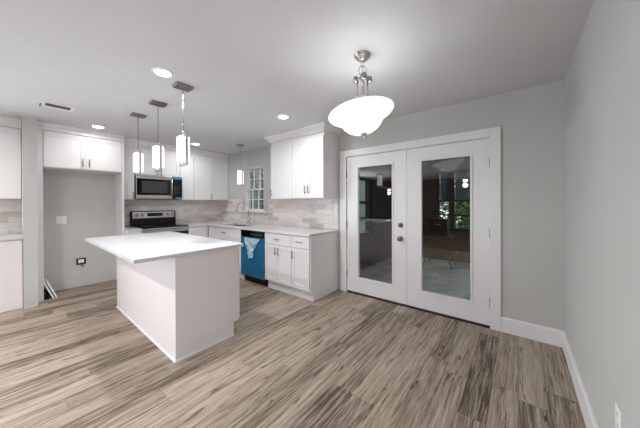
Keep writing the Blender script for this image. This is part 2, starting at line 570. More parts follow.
def fill_window(name, x0, x1, y0, y1, z0, z1, label, power, d):  # unseen window added to hold a fill lamp
    t = thing(name, ((x0 + x1) / 2, (y0 + y1) / 2, z0), label, 'window', kind='structure')
    m = MB(); q = 0.05
    if abs(x1 - x0) < abs(y1 - y0):
        m.box(x0, x1, y0, y0 + q, z0, z1); m.box(x0, x1, y1 - q, y1, z0, z1)
        m.box(x0, x1, y0 + q, y1 - q, z0, z0 + q); m.box(x0, x1, y0 + q, y1 - q, z1 - q, z1)
        m.box(x0, x1, y0 + q, y1 - q, (z0 + z1) / 2 - 0.02, (z0 + z1) / 2 + 0.02)
    else:
        m.box(x0, x0 + q, y0, y1, z0, z1); m.box(x1 - q, x1, y0, y1, z0, z1)
        m.box(x0 + q, x1 - q, y0, y1, z0, z0 + q); m.box(x0 + q, x1 - q, y0, y1, z1 - q, z1)
        m.box(x0 + q, x1 - q, y0, y1, (z0 + z1) / 2 - 0.02, (z0 + z1) / 2 + 0.02)
    m.build('window_frame', M['trim'], t)
    l = bpy.data.lights.new('fill_light', 'AREA'); l.shape = 'RECTANGLE'; l.energy = power; l.color = FILL_WIN_COL
    l.size = max(abs(x1 - x0), abs(y1 - y0)) - 0.1; l.size_y = z1 - z0 - 0.1
    o = bpy.data.objects.new('fill_light', l); COL.objects.link(o)
    d = Vector(d)
    aim = (d + Vector((0, 0, 0.45))).normalized()   # added lamp tilted up to lift the ceiling
    o.matrix_world = Matrix.Translation(Vector(((x0 + x1) / 2, (y0 + y1) / 2, (z0 + z1) / 2)) - d * 0.30) @ aim.to_track_quat('-Z', 'Z').to_matrix().to_4x4()
fill_window('fill_window_4', XR + 0.02, XR + 0.10, -3.4, -1.4, 0.5, 2.1, 'unseen window added for fill light in the right wall', FILL_WIN_W[0], (-1, 0, 0))
fill_window('fill_window_5', -1.4, 0.1, YF - 0.10, YF - 0.02, 0.5, 2.1, 'unseen window added for fill light in the far wall', FILL_WIN_W[1], (0, 1, 0))
fill_window('fill_window_6', XL - 0.10, XL - 0.02, -3.1, -1.5, 0.6, 2.1, 'unseen window added for fill light in the left wall', FILL_WIN_W[2], (1, 0, 0))

DX0, DX1, DZ1 = -2.035, -0.212, 2.03      # rough opening of the doors
WX0, WX1, WZ0, WZ1 = -4.585, -3.955, 1.165, 2.08
w = MB()
w.box(XL, WX0, YB, YB + WT, 0, H)
w.box(WX0, WX1, YB, YB + WT, 0, WZ0)
w.box(WX0, WX1, YB, YB + WT, WZ1, H)
w.box(WX1, DX0, YB, YB + WT, 0, H)
w.box(DX0, DX1, YB, YB + WT, DZ1, H)
w.box(DX1, XR, YB, YB + WT, 0, H)
struct('wall_back', w, M['wall'], 'greige wall with the glazed double doors and the sink window')

# stub wall at the left of the fridge recess
struct('wall_stub', B(XL, -4.90, 0.115, 0.238, 0, H), M['wall'], 'narrow grey stub wall left of the fridge recess')

# casing round the doors
c = MB()
cz = 2.101
cprof = 0.02
c.box(-2.115, -2.012, YB - cprof, YB, 0.0, cz)
c.box(-0.235, -0.141, YB - cprof, YB, 0.0, cz)
c.box(-2.012, -0.235, YB - cprof, YB, 2.008, cz)
struct('trim_1', c, M['trim'], 'wide flat white casing round the double doors', bevel=0.003)
j = MB()
j.box(DX0, -2.016, YB, YB + WT, 0.0, DZ1)
j.box(-0.231, DX1, YB, YB + WT, 0.0, DZ1)
j.box(-2.016, -0.231, YB, YB + WT, 2.004, DZ1)
j.box(-2.016, -2.004, YB + 0.062, YB + 0.10, 0.0, 2.004)
j.box(-0.243, -0.231, YB + 0.062, YB + 0.10, 0.0, 2.004)
struct('trim_2', j, M['trim'], 'white door frame lining inside the casing')
th = MB()
th.box(-2.014, -0.233, YB - 0.012, YB + WT, 0.0, 0.012)
struct('trim_3', th, M['slot'], 'dark threshold strip under the double doors')

# baseboards
bbp = [(0, 0.0), (0.016, 0.0), (0.016, 0.135), (0.010, 0.150), (0, 0.150)]
struct('baseboard_right', MB().sweep([(XR, YB), (XR, YF)], bbp, 1), M['trim'], 'white baseboard along the right wall')
struct('baseboard_back', MB().sweep([(-0.141, YB), (XR - 0.016, YB)], bbp, 1), M['trim'], 'white baseboard right of the double doors')

# ---- double doors
def door_leaf(name, x0, x1, gx0, gx1, hinge_x, label):
    d = thing(name, ((x0 + x1) / 2, YB + 0.03, 0.0), label, 'door', kind='structure')
    y0, y1 = YB + 0.006, YB + 0.050
    z0, z1 = 0.022, 2.001
    gz0, gz1 = 0.238, 1.838
    p = MB()
    p.box(x0, gx0, y0, y1, z0, z1); p.box(gx1, x1, y0, y1, z0, z1)
    p.box(gx0, gx1, y0, y1, z0, gz0); p.box(gx0, gx1, y0, y1, gz1, z1)
    p.build('door_panel', M['trim'], d)
    b = MB()
    bw, pr = 0.018, 0.008
    b.box(gx0 - bw, gx0 + 0.004, y0 - pr, y0 + 0.012, gz0 - bw, gz1 + bw)
    b.box(gx1 - 0.004, gx1 + bw, y0 - pr, y0 + 0.012, gz0 - bw, gz1 + bw)
    b.box(gx0 + 0.004, gx1 - 0.004, y0 - pr, y0 + 0.012, gz0 - bw, gz0 + 0.004)
    b.box(gx0 + 0.004, gx1 - 0.004, y0 - pr, y0 + 0.012, gz1 - 0.004, gz1 + bw)
    b.build('glazing_bead', M['trim'], d, bevel=0.002)
    B(gx0, gx1, y0 + 0.016, y0 + 0.022, gz0, gz1).build('glass_pane', M['pane'], d)
    B(x0 + 0.004, x1 - 0.004, y0 + 0.002, y1 - 0.002, 0.0125, z0).build('door_sweep', M['rubber'], d)
    for hz in (1.745, 1.0, 0.27):
        h = MB()
        h.cyl((hinge_x, YB - 0.004, hz - 0.048), (hinge_x, YB - 0.004, hz + 0.048), 0.0075, 10)
        h.box(hinge_x - 0.006, hinge_x + 0.006, YB - 0.002, YB + 0.006, hz - 0.045, hz + 0.045)
        h.build('hinge', M['pull'], d)
    return d
dl = door_leaf('door_1', -2.013, -1.1165, -1.824, -1.305, -2.0135, 'left leaf of the white glazed double doors, with knob and deadbolt')
dr = door_leaf('door_2', -1.1135, -0.234, -0.936, -0.411, -0.2335, 'right leaf of the white glazed double doors, without a knob')
k = MB()
k.lathe([(0.033, 0), (0.033, 0.006), (0.026, 0.010), (0.012, 0.013), (0.012, 0.032), (0.022, 0.040), (0.029, 0.052), (0.029, 0.060), (0.022, 0.068), (0.008, 0.072)], (-1.193, YB + 0.006, 0.862), (0, -1, 0), 24)
k.build('door_knob', M['pull'], dl)
k = MB()
k.lathe([(0.032, 0), (0.032, 0.010), (0.027, 0.016), (0.014, 0.017), (0.013, 0.022)], (-1.193, YB + 0.006, 1.036), (0, -1, 0), 24)
k.box(-1.197, -1.189, YB - 0.034, YB - 0.014, 1.020, 1.052)
k.build('deadbolt', M['pull'], dl)

# ---- sink window (double hung, three by two panes in each sash)
wn = thing('window_1', ((WX0 + WX1) / 2, YB + 0.05, WZ0), 'white sash window above the sink, twelve small panes', 'window', kind='structure')
f = MB()
fy0, fy1 = YB + 0.015, YB + 0.11
f.box(WX0, WX0 + 0.02, fy0, fy1, WZ0, WZ1); f.box(WX1 - 0.02, WX1, fy0, fy1, WZ0, WZ1)
f.box(WX0 + 0.02, WX1 - 0.02, fy0, fy1, WZ1 - 0.02, WZ1); f.box(WX0 + 0.02, WX1 - 0.02, fy0, fy1, WZ0, WZ0 + 0.02)
f.build('window_frame', M['trim'], wn)
def sash(z0, z1, y):
    s = MB(); x0, x1 = WX0 + 0.02, WX1 - 0.02; r = 0.020
    s.box(x0, x0 + r, y, y + 0.03, z0, z1); s.box(x1 - r, x1, y, y + 0.03, z0, z1)
    s.box(x0 + r, x1 - r, y, y + 0.03, z0, z0 + r); s.box(x0 + r, x1 - r, y, y + 0.03, z1 - r, z1)
    for i in (1, 2):
        xm = x0 + (x1 - x0) * i / 3
        s.box(xm - 0.007, xm + 0.007, y + 0.004, y + 0.026, z0 + r, z1 - r)
    zm = (z0 + z1) / 2
    s.box(x0 + r, x1 - r, y + 0.005, y + 0.025, zm - 0.007, zm + 0.007)
    o = s.build('sash', M['trim'], wn)
    B(x0 + r, x1 - r, y + 0.013, y + 0.017, z0 + r, z1 - r).build('window_pane', M['wpane'], o)
zmid = 1.61
sash(WZ0 + 0.02, zmid + 0.012, fy0 + 0.02)
sash(zmid - 0.012, WZ1 - 0.02, fy0 + 0.056)
B(WX0 - 0.085, WX1 + 0.15, YB - 0.055, YB + 0.015, WZ0 - 0.024, WZ0).build('window_sill', M['trim'], wn, bevel=0.004)

# ================================================================ WORKTOPS, BACKSPLASH
BX = -2.165        # right end of the sink run
UZ0, UZ1 = 1.395, 2.29
# L-shaped worktop with a sink cut-out
SX0, SX1, SY0, SY1 = -4.60, -3.86, 2.60, 2.97
ct = MB()
fy = 2.455
cx = -4.835
z0, z1 = TOP - 0.03, TOP
ct.box(cx, SX0, fy, YB, z0, z1)
ct.box(SX0, SX1, fy, SY0, z0, z1)
ct.box(SX0, SX1, SY1, YB, z0, z1)
ct.box(SX1, BX + 0.022, fy, YB, z0, z1)
ct.box(XL, cx, 2.115, YB, z0, z1)
tag(ct.build('countertop', M['quartz'], bevel=0.0), 'white quartz worktop of the sink run, bending round to the range', 'countertop')
tag(B(XL, cx, 1.192, 1.367, z0, z1).build('countertop', M['quartz']), 'narrow white worktop between fridge panel and range', 'countertop')
tag(B(XL, -4.905, -1.2, 0.114, z0, z1).build('countertop', M['quartz']), 'white worktop at the left edge, left of the grey stub wall', 'countertop')
bt = 0.009
bs = MB()
bs.box(XL + bt, WX0 - 0.087, YB - bt, YB - 0.002, TOP + 0.0005, UZ0 + 0.02)
bs.box(WX0 - 0.087, WX1 + 0.152, YB - bt, YB - 0.002, TOP + 0.0005, WZ0 - 0.026)
bs.box(WX1 + 0.152, BX, YB - bt, YB - 0.002, TOP + 0.0005, UZ0)
tag(bs.build('tile_backsplash', M['tile_x']), 'pale marble tile backsplash along the sink wall', 'backsplash')
tag(B(XL + 0.002, XL + bt, 1.192, YB, TOP + 0.0005, UZ0 - 0.0005).build('tile_backsplash', M['tile_y']), 'marble tile backsplash behind the range', 'backsplash')
tag(B(XL + 0.002, XL + bt, -1.2, 0.114, TOP + 0.0005, UZ0).build('tile_backsplash', M['tile_y']), 'marble tile backsplash at the left edge, left of the stub wall', 'backsplash')

# ================================================================ SINK RUN
FB = Face('-y', 2.50)   # base carcass front
DZ0, DZT, DRT = 0.142, 0.700, 0.868
def base_box(x0, x1, parent, kick=True, right_panel=False):
    m = MB()
    m.box(x0, x1, 2.50, YB - 0.003, 0.135, z0)
    m.box(x0, x1, 2.545, YB - 0.003, 0.0, 0.135)
    m.build('cabinet_body', M['cabinet'], parent)

cb = thing('base_cabinet', (-2.34, 2.8, 0), 'white base cabinet at the right end of the sink run, one door under one drawer', 'cabinet', 'sink run base cabinets')
base_box(-2.508, BX, cb)
B(BX + 0.0003, BX + 0.006, 2.545, YB - 0.022, 0.0005, 0.115).build('toe_board', M['cabinet'], cb)
d = shaker(FB, -2.506, BX - 0.012, DZ0, DZT, cb); pull(FB, -2.470, 0.60, d)
d = slab(FB, -2.506, BX - 0.012, DZT + 0.004, DRT, cb); pull(FB, -2.34, 0.79, d, False, 0.12)

cb = thing('base_cabinet', (-2.80, 2.8, 0), 'white base cabinet just right of the blue dishwasher, two doors under one drawer', 'cabinet', 'sink run base cabinets')
base_box(-3.090, -2.510, cb)
d = shaker(FB, -3.088, -2.80, DZ0, DZT, cb, rail=0.05); pull(FB, -2.835, 0.61, d)
d = shaker(FB, -2.80, -2.512, DZ0, DZT, cb, rail=0.05); pull(FB, -2.765, 0.61, d)
d = slab(FB, -3.088, -2.512, DZT + 0.004, DRT, cb); pull(FB, -2.80, 0.79, d, False, 0.12)

cb = thing('base_cabinet', (-4.30, 2.8, 0), 'white sink base cabinet left of the blue dishwasher', 'cabinet', 'sink run base cabinets')
m = MB()
m.box(-4.862, -3.722, 2.50, 2.58, 0.135, z0); m.box(-4.862, -3.722, 2.545, YB - 0.003, 0.0, 0.135); m.box(-4.862, -4.84, 2.58, YB - 0.003, 0.135, z0); m.box(-3.744, -3.722, 2.58, YB - 0.003, 0.135, z0)
m.build('cabinet_body', M['cabinet'], cb)
d = slab(FB, -4.80, -3.724, DZT + 0.004, DRT, cb); pull(FB, -4.26, 0.79, d, False, 0.12)
d = shaker(FB, -4.80, -4.26, DZ0, DZT, cb); pull(FB, -4.30, 0.61, d)
d = shaker(FB, -4.26, -3.724, DZ0, DZT, cb); pull(FB, -4.22, 0.61, d)

# sink
s = thing('kitchen_sink', (-4.23, 2.785, TOP - 0.2), 'stainless undermount sink set into the worktop under the window', 'sink')
m = MB()
t_ = 0.006
sz0, sz1 = TOP - 0.22, TOP - 0.031
m.box(SX0 - 0.015, SX0, SY0 - 0.015, SY1 + 0.015, sz0, sz1); m.box(SX1, SX1 + 0.015, SY0 - 0.015, SY1 + 0.015, sz0, sz1)
m.box(SX0, SX1, SY0 - 0.015, SY0, sz0, sz1); m.box(SX0, SX1, SY1, SY1 + 0.015, sz0, sz1)
m.box(SX0 - 0.015, SX1 + 0.015, SY0 - 0.015, SY1 + 0.015, sz0 - t_, sz0)
m.build('basin', M['steel'], s)
MB().lathe([(0.04, 0), (0.045, 0.003), (0.03, 0.004)], (-4.23, 2.80, sz0), (0, 0, 1), 20).build('drain', M['pewter'], s)

# faucet
fc = thing('kitchen_faucet', (-4.30, 3.04, TOP), 'brushed nickel gooseneck faucet standing behind the sink', 'faucet')
MB().lathe([(0.027, 0), (0.027, 0.012), (0.021, 0.018), (0.019, 0.10), (0.015, 0.115), (0.013, 0.13)], (-4.30, 3.04, TOP), n=20).build('base', M['nickel'], fc)
pts = [(-4.30, 3.04, TOP + 0.125), (-4.30, 3.04, 1.22)]
dirx, diry = -0.94, -0.34
RR = 0.135
for i in range(1, 15):
    a = math.pi * i / 14 * 0.95
    s_ = RR * (1 - math.cos(a)); h_ = RR * math.sin(a)
    pts.append((-4.30 + dirx * s_, 3.04 + diry * s_, 1.215 + h_))
MB().tube(pts, 0.0105, 12).build('spout', M['nickel'], fc)
e = Vector(pts[-1]); e0 = Vector(pts[-2]); dd = (e - e0).normalized()
MB().lathe([(0.012, 0), (0.016, 0.015), (0.018, 0.075), (0.014, 0.085)], e, dd, 16).build('spray_head', M['nickel'], fc)
m = MB(); m.cyl((-4.282, 3.035, 0.985), (-4.235, 3.02, 0.985), 0.012, 12); m.cyl((-4.24, 3.02, 0.985), (-4.205, 3.0, 1.06), 0.0065, 10)
m.build('handle', M['nickel'], fc)

# dishwasher
dw = thing('dishwasher', (-3.405, 2.8, 0), 'dishwasher wrapped in blue protective film under the sink worktop', 'dishwasher')
B(-3.718, -3.094, 2.505, 3.10, 0.10, z0 - 0.002).build('tub_body', M['black'], dw)
B(-3.718, -3.094, 2.475, 2.505, 0.765, z0 - 0.004).build('control_panel', M['blackglass'], dw)
for i in range(6):
    xx = -3.44 + i * 0.05
    B(xx, xx + 0.022, 2.4735, 2.475, 0.812, 0.824).build('button', M['steel'], dw)
dd_ = B(-3.716, -3.096, 2.472, 2.505, 0.125, 0.762).build('door', M['film'], dw)
dd_['label'] = 'door covered in blue plastic film'
random.seed(3)
m = MB()
# loose crumpled corner of the film, hanging from the top edge of the door
g_ = 9
for i in range(g_):
    pass
tri = [(-3.60, 0.757), (-3.16, 0.757), (-3.33, 0.60), (-3.37, 0.44), (-3.47, 0.42), (-3.52, 0.55)]
cxx, czz = -3.42, 0.62
outer = []
for i in range(len(tri)):
    a, b = tri[i], tri[(i + 1) % len(tri)]
    for q in (0.0, 0.33, 0.66):
        outer.append((a[0] + (b[0] - a[0]) * q, a[1] + (b[1] - a[1]) * q))
vs = [(p[0], 2.4695 - random.uniform(0.0, 0.030), p[1]) for p in outer]
mid = [((p[0] + cxx) / 2, 2.4695 - random.uniform(0.004, 0.035), (p[1] + czz) / 2) for p in outer]
n = len(outer)
allv = vs + mid + [(cxx, 2.447, czz)]
fs = [(i, (i + 1) % n, n + (i + 1) % n, n + i) for i in range(n)] + [(n + i, n + (i + 1) % n, 2 * n) for i in range(n)]
m.add(allv, fs)
fl = m.build('film_flap', M['filmlight'], dd_)
fl.location = (0, 0, 0)
sol = fl.modifiers.new('solid', 'SOLIDIFY'); sol.thickness = 0.0008
fl['label'] = 'loose crumpled pale film corner'
B(-3.716, -3.096, 2.55, 2.57, 0.0, 0.10).build('toe_kick', M['black'], dw)

# upper cabinets on the sink wall
FU = Face('-y', 2.805)
cb = thing('wall_cabinet', (-3.04, 3.0, UZ0), 'white wall cabinet right of the sink window, single door with pull at lower left', 'cabinet', 'sink wall upper cabinets')
B(-3.305, -2.790, 2.805, YB, UZ0, UZ1 + 0.05).build('cabinet_body', M['cabinet'], cb)
d = shaker(FU, -3.303, -2.792, UZ0 + 0.004, UZ1, cb); pull(FU, -3.275, 1.50, d)
cb = thing('wall_cabinet', (-2.47, 3.0, UZ0), 'white wall cabinet beside the double doors, a pair of doors with centre pulls', 'cabinet', 'sink wall upper cabinets')
B(-2.788, BX, 2.805, YB, UZ0, UZ1 + 0.05).build('cabinet_body', M['cabinet'], cb)
d = shaker(FU, -2.786, -2.4785, UZ0 + 0.004, UZ1, cb); pull(FU, -2.512, 1.525, d)
d = shaker(FU, -2.4785, BX - 0.002, UZ0 + 0.004, UZ1, cb); pull(FU, -2.375 - 0.07, 1.525, d)
crown = [(0.0, UZ1 + 0.052), (0.010, UZ1 + 0.052), (0.012, UZ1 + 0.075), (0.028, UZ1 + 0.085), (0.058, UZ1 + 0.118), (0.075, UZ1 + 0.128), (0.078, H - 0.0005), (0.0, H - 0.0005)]
mb = MB()
mb.box(-3.305, BX, 2.805, YB, UZ1 + 0.0505, H - 0.0005)
mb.sweep([(-3.305, YB), (-3.305, 2.785), (BX + 0.0, 2.785), (BX + 0.0, YB)], crown, 1)
tag(mb.build('crown_moulding', M['cabinet']), 'white crown moulding on the wall cabinets beside the doors', 'moulding')

# ================================================================ RANGE WALL
FX = Face('+x', -4.872)
def base_x(y0, y1, parent):
    m = MB()
    m.box(XL + 0.003, -4.872, y0, y1, 0.135, z0)
    m.box(XL + 0.003, -4.93, y0, y1, 0.0, 0.135)
    m.build('cabinet_body', M['cabinet'], parent)
cb = thing('base_cabinet', (-5.2, 1.28, 0), 'slim white base cabinet between fridge panel and range', 'cabinet', 'range wall base cabinets')
base_x(1.193, 1.366, cb)
d = slab(FX, 1.195, 1.364, DZT + 0.004, DRT, cb); pull(FX, 1.28, 0.80, d, False, 0.10)
d = shaker(FX, 1.195, 1.364, DZ0, DZT, cb, rail=0.045); pull(FX, 1.335, 0.60, d)
cb = thing('base_cabinet', (-5.2, 2.3, 0), 'white base cabinet between range and inner corner', 'cabinet', 'range wall base cabinets')
base_x(2.116, 2.498, cb)
d = shaker(FX, 2.118, 2.47, DZ0, DRT, cb)

FXU = Face('+x', -5.232)
def upper_x(y0, y1, zz0, label):
    cbx = thing('wall_cabinet', (-5.38, (y0 + y1) / 2, zz0), label, 'cabinet', 'range wall upper cabinets')
    B(XL, -5.232, y0, y1, zz0, UZ1 + 0.05).build('cabinet_body', M['cabinet'], cbx)
    return cbx
cb = upper_x(1.193, 1.367, UZ0, 'slim white wall cabinet left of the microwave')
d = shaker(FXU, 1.195, 1.365, UZ0 + 0.004, UZ1, cb, rail=0.045); pull(FXU, 1.34, 1.47, d)
cb = upper_x(1.369, 2.106, 1.838, 'short white wall cabinet directly above the microwave')
d = shaker(FXU, 1.371, 1.7375, 1.842, UZ1, cb); pull(FXU, 1.705, 1.90, d)
d = shaker(FXU, 1.7375, 2.104, 1.842, UZ1, cb); pull(FXU, 1.77, 1.90, d)
cb = upper_x(2.108, 2.372, UZ0, 'tall white wall cabinet directly right of the microwave')
d = shaker(FXU, 2.110, 2.370, UZ0 + 0.004, UZ1, cb)
cb = upper_x(2.374, YB - 0.001, UZ0, 'white corner wall cabinet meeting the sink wall')
d = shaker(FXU, 2.376, 2.772, UZ0 + 0.004, UZ1, cb); pull(FXU, 2.735, 1.475, d)
d = shaker(FXU, 2.774, YB - 0.003, UZ0 + 0.004, UZ1, cb, name='blind_panel')

# fridge recess: two tall panels and the bridge cabinet
PX = -5.085
tag(B(XL, PX, 0.240, 0.298, 0, H - 0.001).build('end_panel', M['cabinet']), 'tall white panel on the left side of the fridge recess', 'panel')
tag(B(XL, PX, 1.164, 1.190, 0, H - 0.001).build('end_panel', M['cabinet']), 'tall white panel on the right side of the fridge recess', 'panel')
FBR = Face('+x', PX - 0.02)
cb = thing('wall_cabinet', (-5.3, 0.73, 1.835), 'wide white bridge cabinet over the empty fridge recess', 'cabinet')
B(XL, PX - 0.02, 0.299, 1.163, 1.835, UZ1 + 0.05).build('cabinet_body', M['cabinet'], cb)
d = shaker(FBR, 0.302, 0.7305, 1.842, UZ1 + 0.045, cb); pull(FBR, 0.695, 1.935, d, L=0.12)
d = shaker(FBR, 0.7305, 1.160, 1.842, UZ1 + 0.045, cb); pull(FBR, 0.768, 1.935, d, L=0.12)
crown2 = [(0.0, UZ1 + 0.052), (0.006, UZ1 + 0.052), (0.008, UZ1 + 0.095), (0.022, UZ1 + 0.105), (0.034, UZ1 + 0.135), (0.038, H - 0.0015), (0.0, H - 0.0015)]
mb = MB()
mb.box(XL, PX - 0.0005, 0.299, 1.163, UZ1 + 0.0505, H - 0.0015)
mb.sweep([(PX, 0.240), (PX, 1.190)], crown2, 1)
tag(mb.build('crown_moulding', M['cabinet']), 'white crown moulding above the fridge bridge cabinet', 'moulding')
mb = MB()
mb.box(XL, -5.2325, 1.192, YB, UZ1 + 0.0505, H - 0.0015)
mb.sweep([(-5.212, 1.192), (-5.212, YB)], crown2, 1)
mb.box(-5.2325, -5.212, 1.192, YB, UZ1 + 0.0505, H - 0.0015)
tag(mb.build('crown_moulding', M['cabinet']), 'white crown moulding above the microwave wall cabinets', 'moulding')

# left run, left of the stub wall
cb = thing('base_cabinet', (-5.2, -0.4, 0), 'plain white base cabinet at the left edge, left of the stub wall', 'cabinet')
B(XL + 0.003, -4.955, -1.2, 0.112, 0.0, z0).build('cabinet_body', M['cabinet'], cb)
FL = Face('+x', -4.955)
m = MB(); FL.box(m, -1.19, 0.110, 0.0005, 0.02, 0.004, 0.872); m.build('side_panel', M['island'], cb)
cb = thing('wall_cabinet', (-5.38, -0.4, UZ0), 'white wall cabinet at the left edge, left of the stub wall', 'cabinet')
B(XL, -5.232, -1.2, 0.112, UZ0, UZ1 + 0.05).build('cabinet_body', M['cabinet'], cb)
d = shaker(FXU, -0.50, 0.110, UZ0 + 0.004, UZ1 + 0.03, cb, rail=0.07)
d = shaker(FXU, -1.19, -0.502, UZ0 + 0.004, UZ1 + 0.03, cb, rail=0.07)
mb = MB()
mb.box(XL, -5.212, -1.2, 0.113, UZ1 + 0.0505, H - 0.0015)
mb.sweep([(-5.212, -1.2), (-5.212, 0.113)], crown, 1)
tag(mb.build('crown_moulding', M['cabinet']), 'white crown moulding at the left edge, left of the stub wall', 'moulding')

# microwave
mw = thing('microwave', (-5.3, 1.737, 1.405), 'stainless over-range microwave with teal film on its corners', 'microwave')
B(XL + 0.012, -5.16, 1.371, 2.104, 1.405, 1.836).build('housing', M['black'], mw)
FM = Face('+x', -5.16)
dm = FM.box(MB(), 1.371, 1.935, 0.0, 0.030, 1.412, 1.830).build('door', M['steel'], mw, bevel=0.003)
m = MB(); FM.box(m, 1.373, 1.905, 0.030, 0.0325, 1.475, 1.765); m.build('door_glass', M['blackglass'], dm)
m = MB(); FM.box(m, 1.45, 1.85, 0.0325, 0.0335, 1.515, 1.725); m.build('window_screen', M['ovenglass'], dm)
m = MB()
m.cyl(FM.pt(1.918, 0.062, 1.455), FM.pt(1.918, 0.062, 1.800), 0.011, 12)
for zz in (1.475, 1.78): m.cyl(FM.pt(1.918, 0.028, zz), FM.pt(1.918, 0.062, zz), 0.008, 10)
m.build('handle', M['steel'], dm)
m = MB(); FM.box(m, 1.937, 2.102, 0.0, 0.030, 1.412, 1.830); cpn = m.build('control_panel', M['blackglass'], mw)
for r_ in range(4):
    for q in range(3):
        m = MB()
        FM.box(m, 1.972 + q * 0.036, 1.996 + q * 0.036, 0.030, 0.031, 1.52 + r_ * 0.04, 1.538 + r_ * 0.04)
        m.build('key', M['ovenglass'], cpn)

for bx4 in ((1.95, 2.108, 0.0305, 0.0325, 1.785, 1.831), (1.99, 2.106, 0.0305, 0.0325, 1.409, 1.445)):
    m = MB(); FM.box(m, *bx4)
    m.build('film_corner', M['teal'], mw)['label'] = 'teal film on a corner of the control panel'
m = MB(); FM.box(m, 2.108, 2.113, 0.004, 0.0325, 1.405, 1.833)
m.build('film_edge', M['teal'], mw)['label'] = 'teal film along the right edge'
for i in range(10):
    yy = 1.42 + i * 0.045
    m = MB(); FM.box(m, yy, yy + 0.03, 0.030, 0.031, 1.80, 1.808)
    m.build('vent_slot', M['slot'], mw)

# range
rg = thing('range', (-5.18, 1.74, 0), 'stainless electric range with black glass cooktop and backguard', 'stove')
ry0, ry1 = 1.372, 2.108
B(XL + 0.03, -4.905, ry0, ry1, 0.03, 0.905).build('range_body', M['black'], rg)
B(XL + 0.03, -4.862, ry0, ry1, 0.905, 0.925).build('cooktop', M['blackglass'], rg, bevel=0.003)
for (bx, by, br) in ((-5.30, 1.56, 0.085), (-5.30, 1.92, 0.105), (-5.03, 1.56, 0.105), (-5.03, 1.92, 0.085)):
    pts = [(bx + br * math.cos(2 * math.pi * i / 32), by + br * math.sin(2 * math.pi * i / 32), 0.9253) for i in range(32)]
    MB().tube(pts, 0.0012, 6, True).build('burner_ring', M['ovenglass'], rg)
bg = MB().prism([(XL + 0.011, ry0 - 0.004, 0.925), (-5.435, ry0 - 0.004, 0.925), (-5.455, ry0 - 0.004, 1.185), (XL + 0.011, ry0 - 0.004, 1.185)], (0, ry1 - ry0 + 0.008, 0)).build('backguard', M['black'], rg, bevel=0.004)
def bgx(zz):
    return -5.435 + (-5.455 + 5.435) * (zz - 0.925) / 0.26
m = MB()
m.prism([(bgx(1.055), ry0 + 0.02, 1.055), (bgx(1.055) + 0.006, ry0 + 0.02, 1.055), (bgx(1.172) + 0.006, ry0 + 0.02, 1.172), (bgx(1.172), ry0 + 0.02, 1.172)], (0, ry1 - ry0 - 0.04, 0))
cpl = m.build('control_panel', M['steel'], bg)
for yy in (1.455, 1.54, 1.975, 2.055):
    m = MB(); m.lathe([(0.024, 0), (0.024, 0.008), (0.019, 0.012), (0.017, 0.03), (0.012, 0.032)], (bgx(1.112) + 0.006, yy, 1.112), (1, 0, 0.077), 18)
    m.build('knob', M['chrome'], cpl).location = (0, 0, 0)
m = MB(); m.box(bgx(1.115) + 0.004, bgx(1.115) + 0.009, 1.62, 1.88, 1.085, 1.148)
m.build('display', M['blackglass'], cpl)
B(-4.905, -4.866, ry0 + 0.002, ry1 - 0.002, 0.815, 0.903).build('front_fascia', M['steel'], rg, bevel=0.003)
for i in range(14):
    yy = ry0 + 0.09 + i * 0.04
    B(-4.866, -4.8645, yy, yy + 0.026, 0.872, 0.878).build('vent_slot', M['slot'], rg)
od = B(-4.905, -4.862, ry0 + 0.002, ry1 - 0.002, 0.27, 0.808).build('oven_door', M['blackglass'], rg, bevel=0.003)
B(-4.862, -4.860, ry0 + 0.12, ry1 - 0.12, 0.40, 0.66).build('oven_window', M['ovenglass'], od)
m = MB(); m.cyl((-4.815, ry0 + 0.04, 0.765), (-4.815, ry1 - 0.04, 0.765), 0.012, 12)
for yy in (ry0 + 0.07, ry1 - 0.07): m.cyl((-4.862, yy, 0.765), (-4.815, yy, 0.765), 0.009, 10)
m.build('handle', M['steel'], od)
B(-4.905, -4.866, ry0 + 0.002, ry1 - 0.002, 0.06, 0.262).build('storage_drawer', M['steel'], rg, bevel=0.003)
for yy in (ry0 + 0.05, ry1 - 0.05):
    for xx in (XL + 0.1, -4.96):
        MB().cyl((xx, yy, 0.0), (xx, yy, 0.03), 0.018, 12).build('foot', M['rubber'], rg)

# ================================================================ ISLAND
IX0, IX1, IY0, IY1 = -4.036, -2.242, 0.865, 1.405
isl = thing('kitchen_island', ((IX0 + IX1) / 2, 1.1, 0), 'white kitchen island with overhanging white top in the middle of the floor', 'kitchen island')
m = MB()
m.box(IX0 + 0.019, IX1 - 0.019, IY0 + 0.019, IY1, 0.0, 0.881)
m.box(IX0 + 0.019, IX1 - 0.019, IY1, IY1 + 0.056, 0.135, 0.881)
m.build('cabinet_body', M['cabinet'], isl)
B(IX0, IX1, IY0, IY0 + 0.0185, 0.0, 0.881).build('back_panel', M['island'], isl)
for xa, xb in ((IX0, IX0 + 0.0185), (IX1 - 0.0185, IX1)):
    m = MB()
    m.prism([(xa, IY0 + 0.019, 0), (xa, IY1, 0), (xa, IY1, 0.135), (xa, IY1 + 0.056, 0.135), (xa, IY1 + 0.056, 0.881), (xa, IY0 + 0.019, 0.881)], (xb - xa, 0, 0))
    m.build('end_panel', M['island'], isl)
B(IX0 - 0.035, IX1 + 0.03, 0.571, 1.505, 0.8815, TOP).build('worktop', M['quartz'], isl, bevel=0.003)
shoe = [(0, 0), (0.012, 0), (0.010, 0.010), (0.004, 0.016), (0, 0.017)]
MB().sweep([(IX0, IY1), (IX0, IY0), (IX1, IY0), (IX1, IY1)], shoe, 1).build('shoe_moulding', M['trim'], isl)
FI = Face('+y', IY1 + 0.056)
iw = (IX1 - IX0 - 0.02) / 3
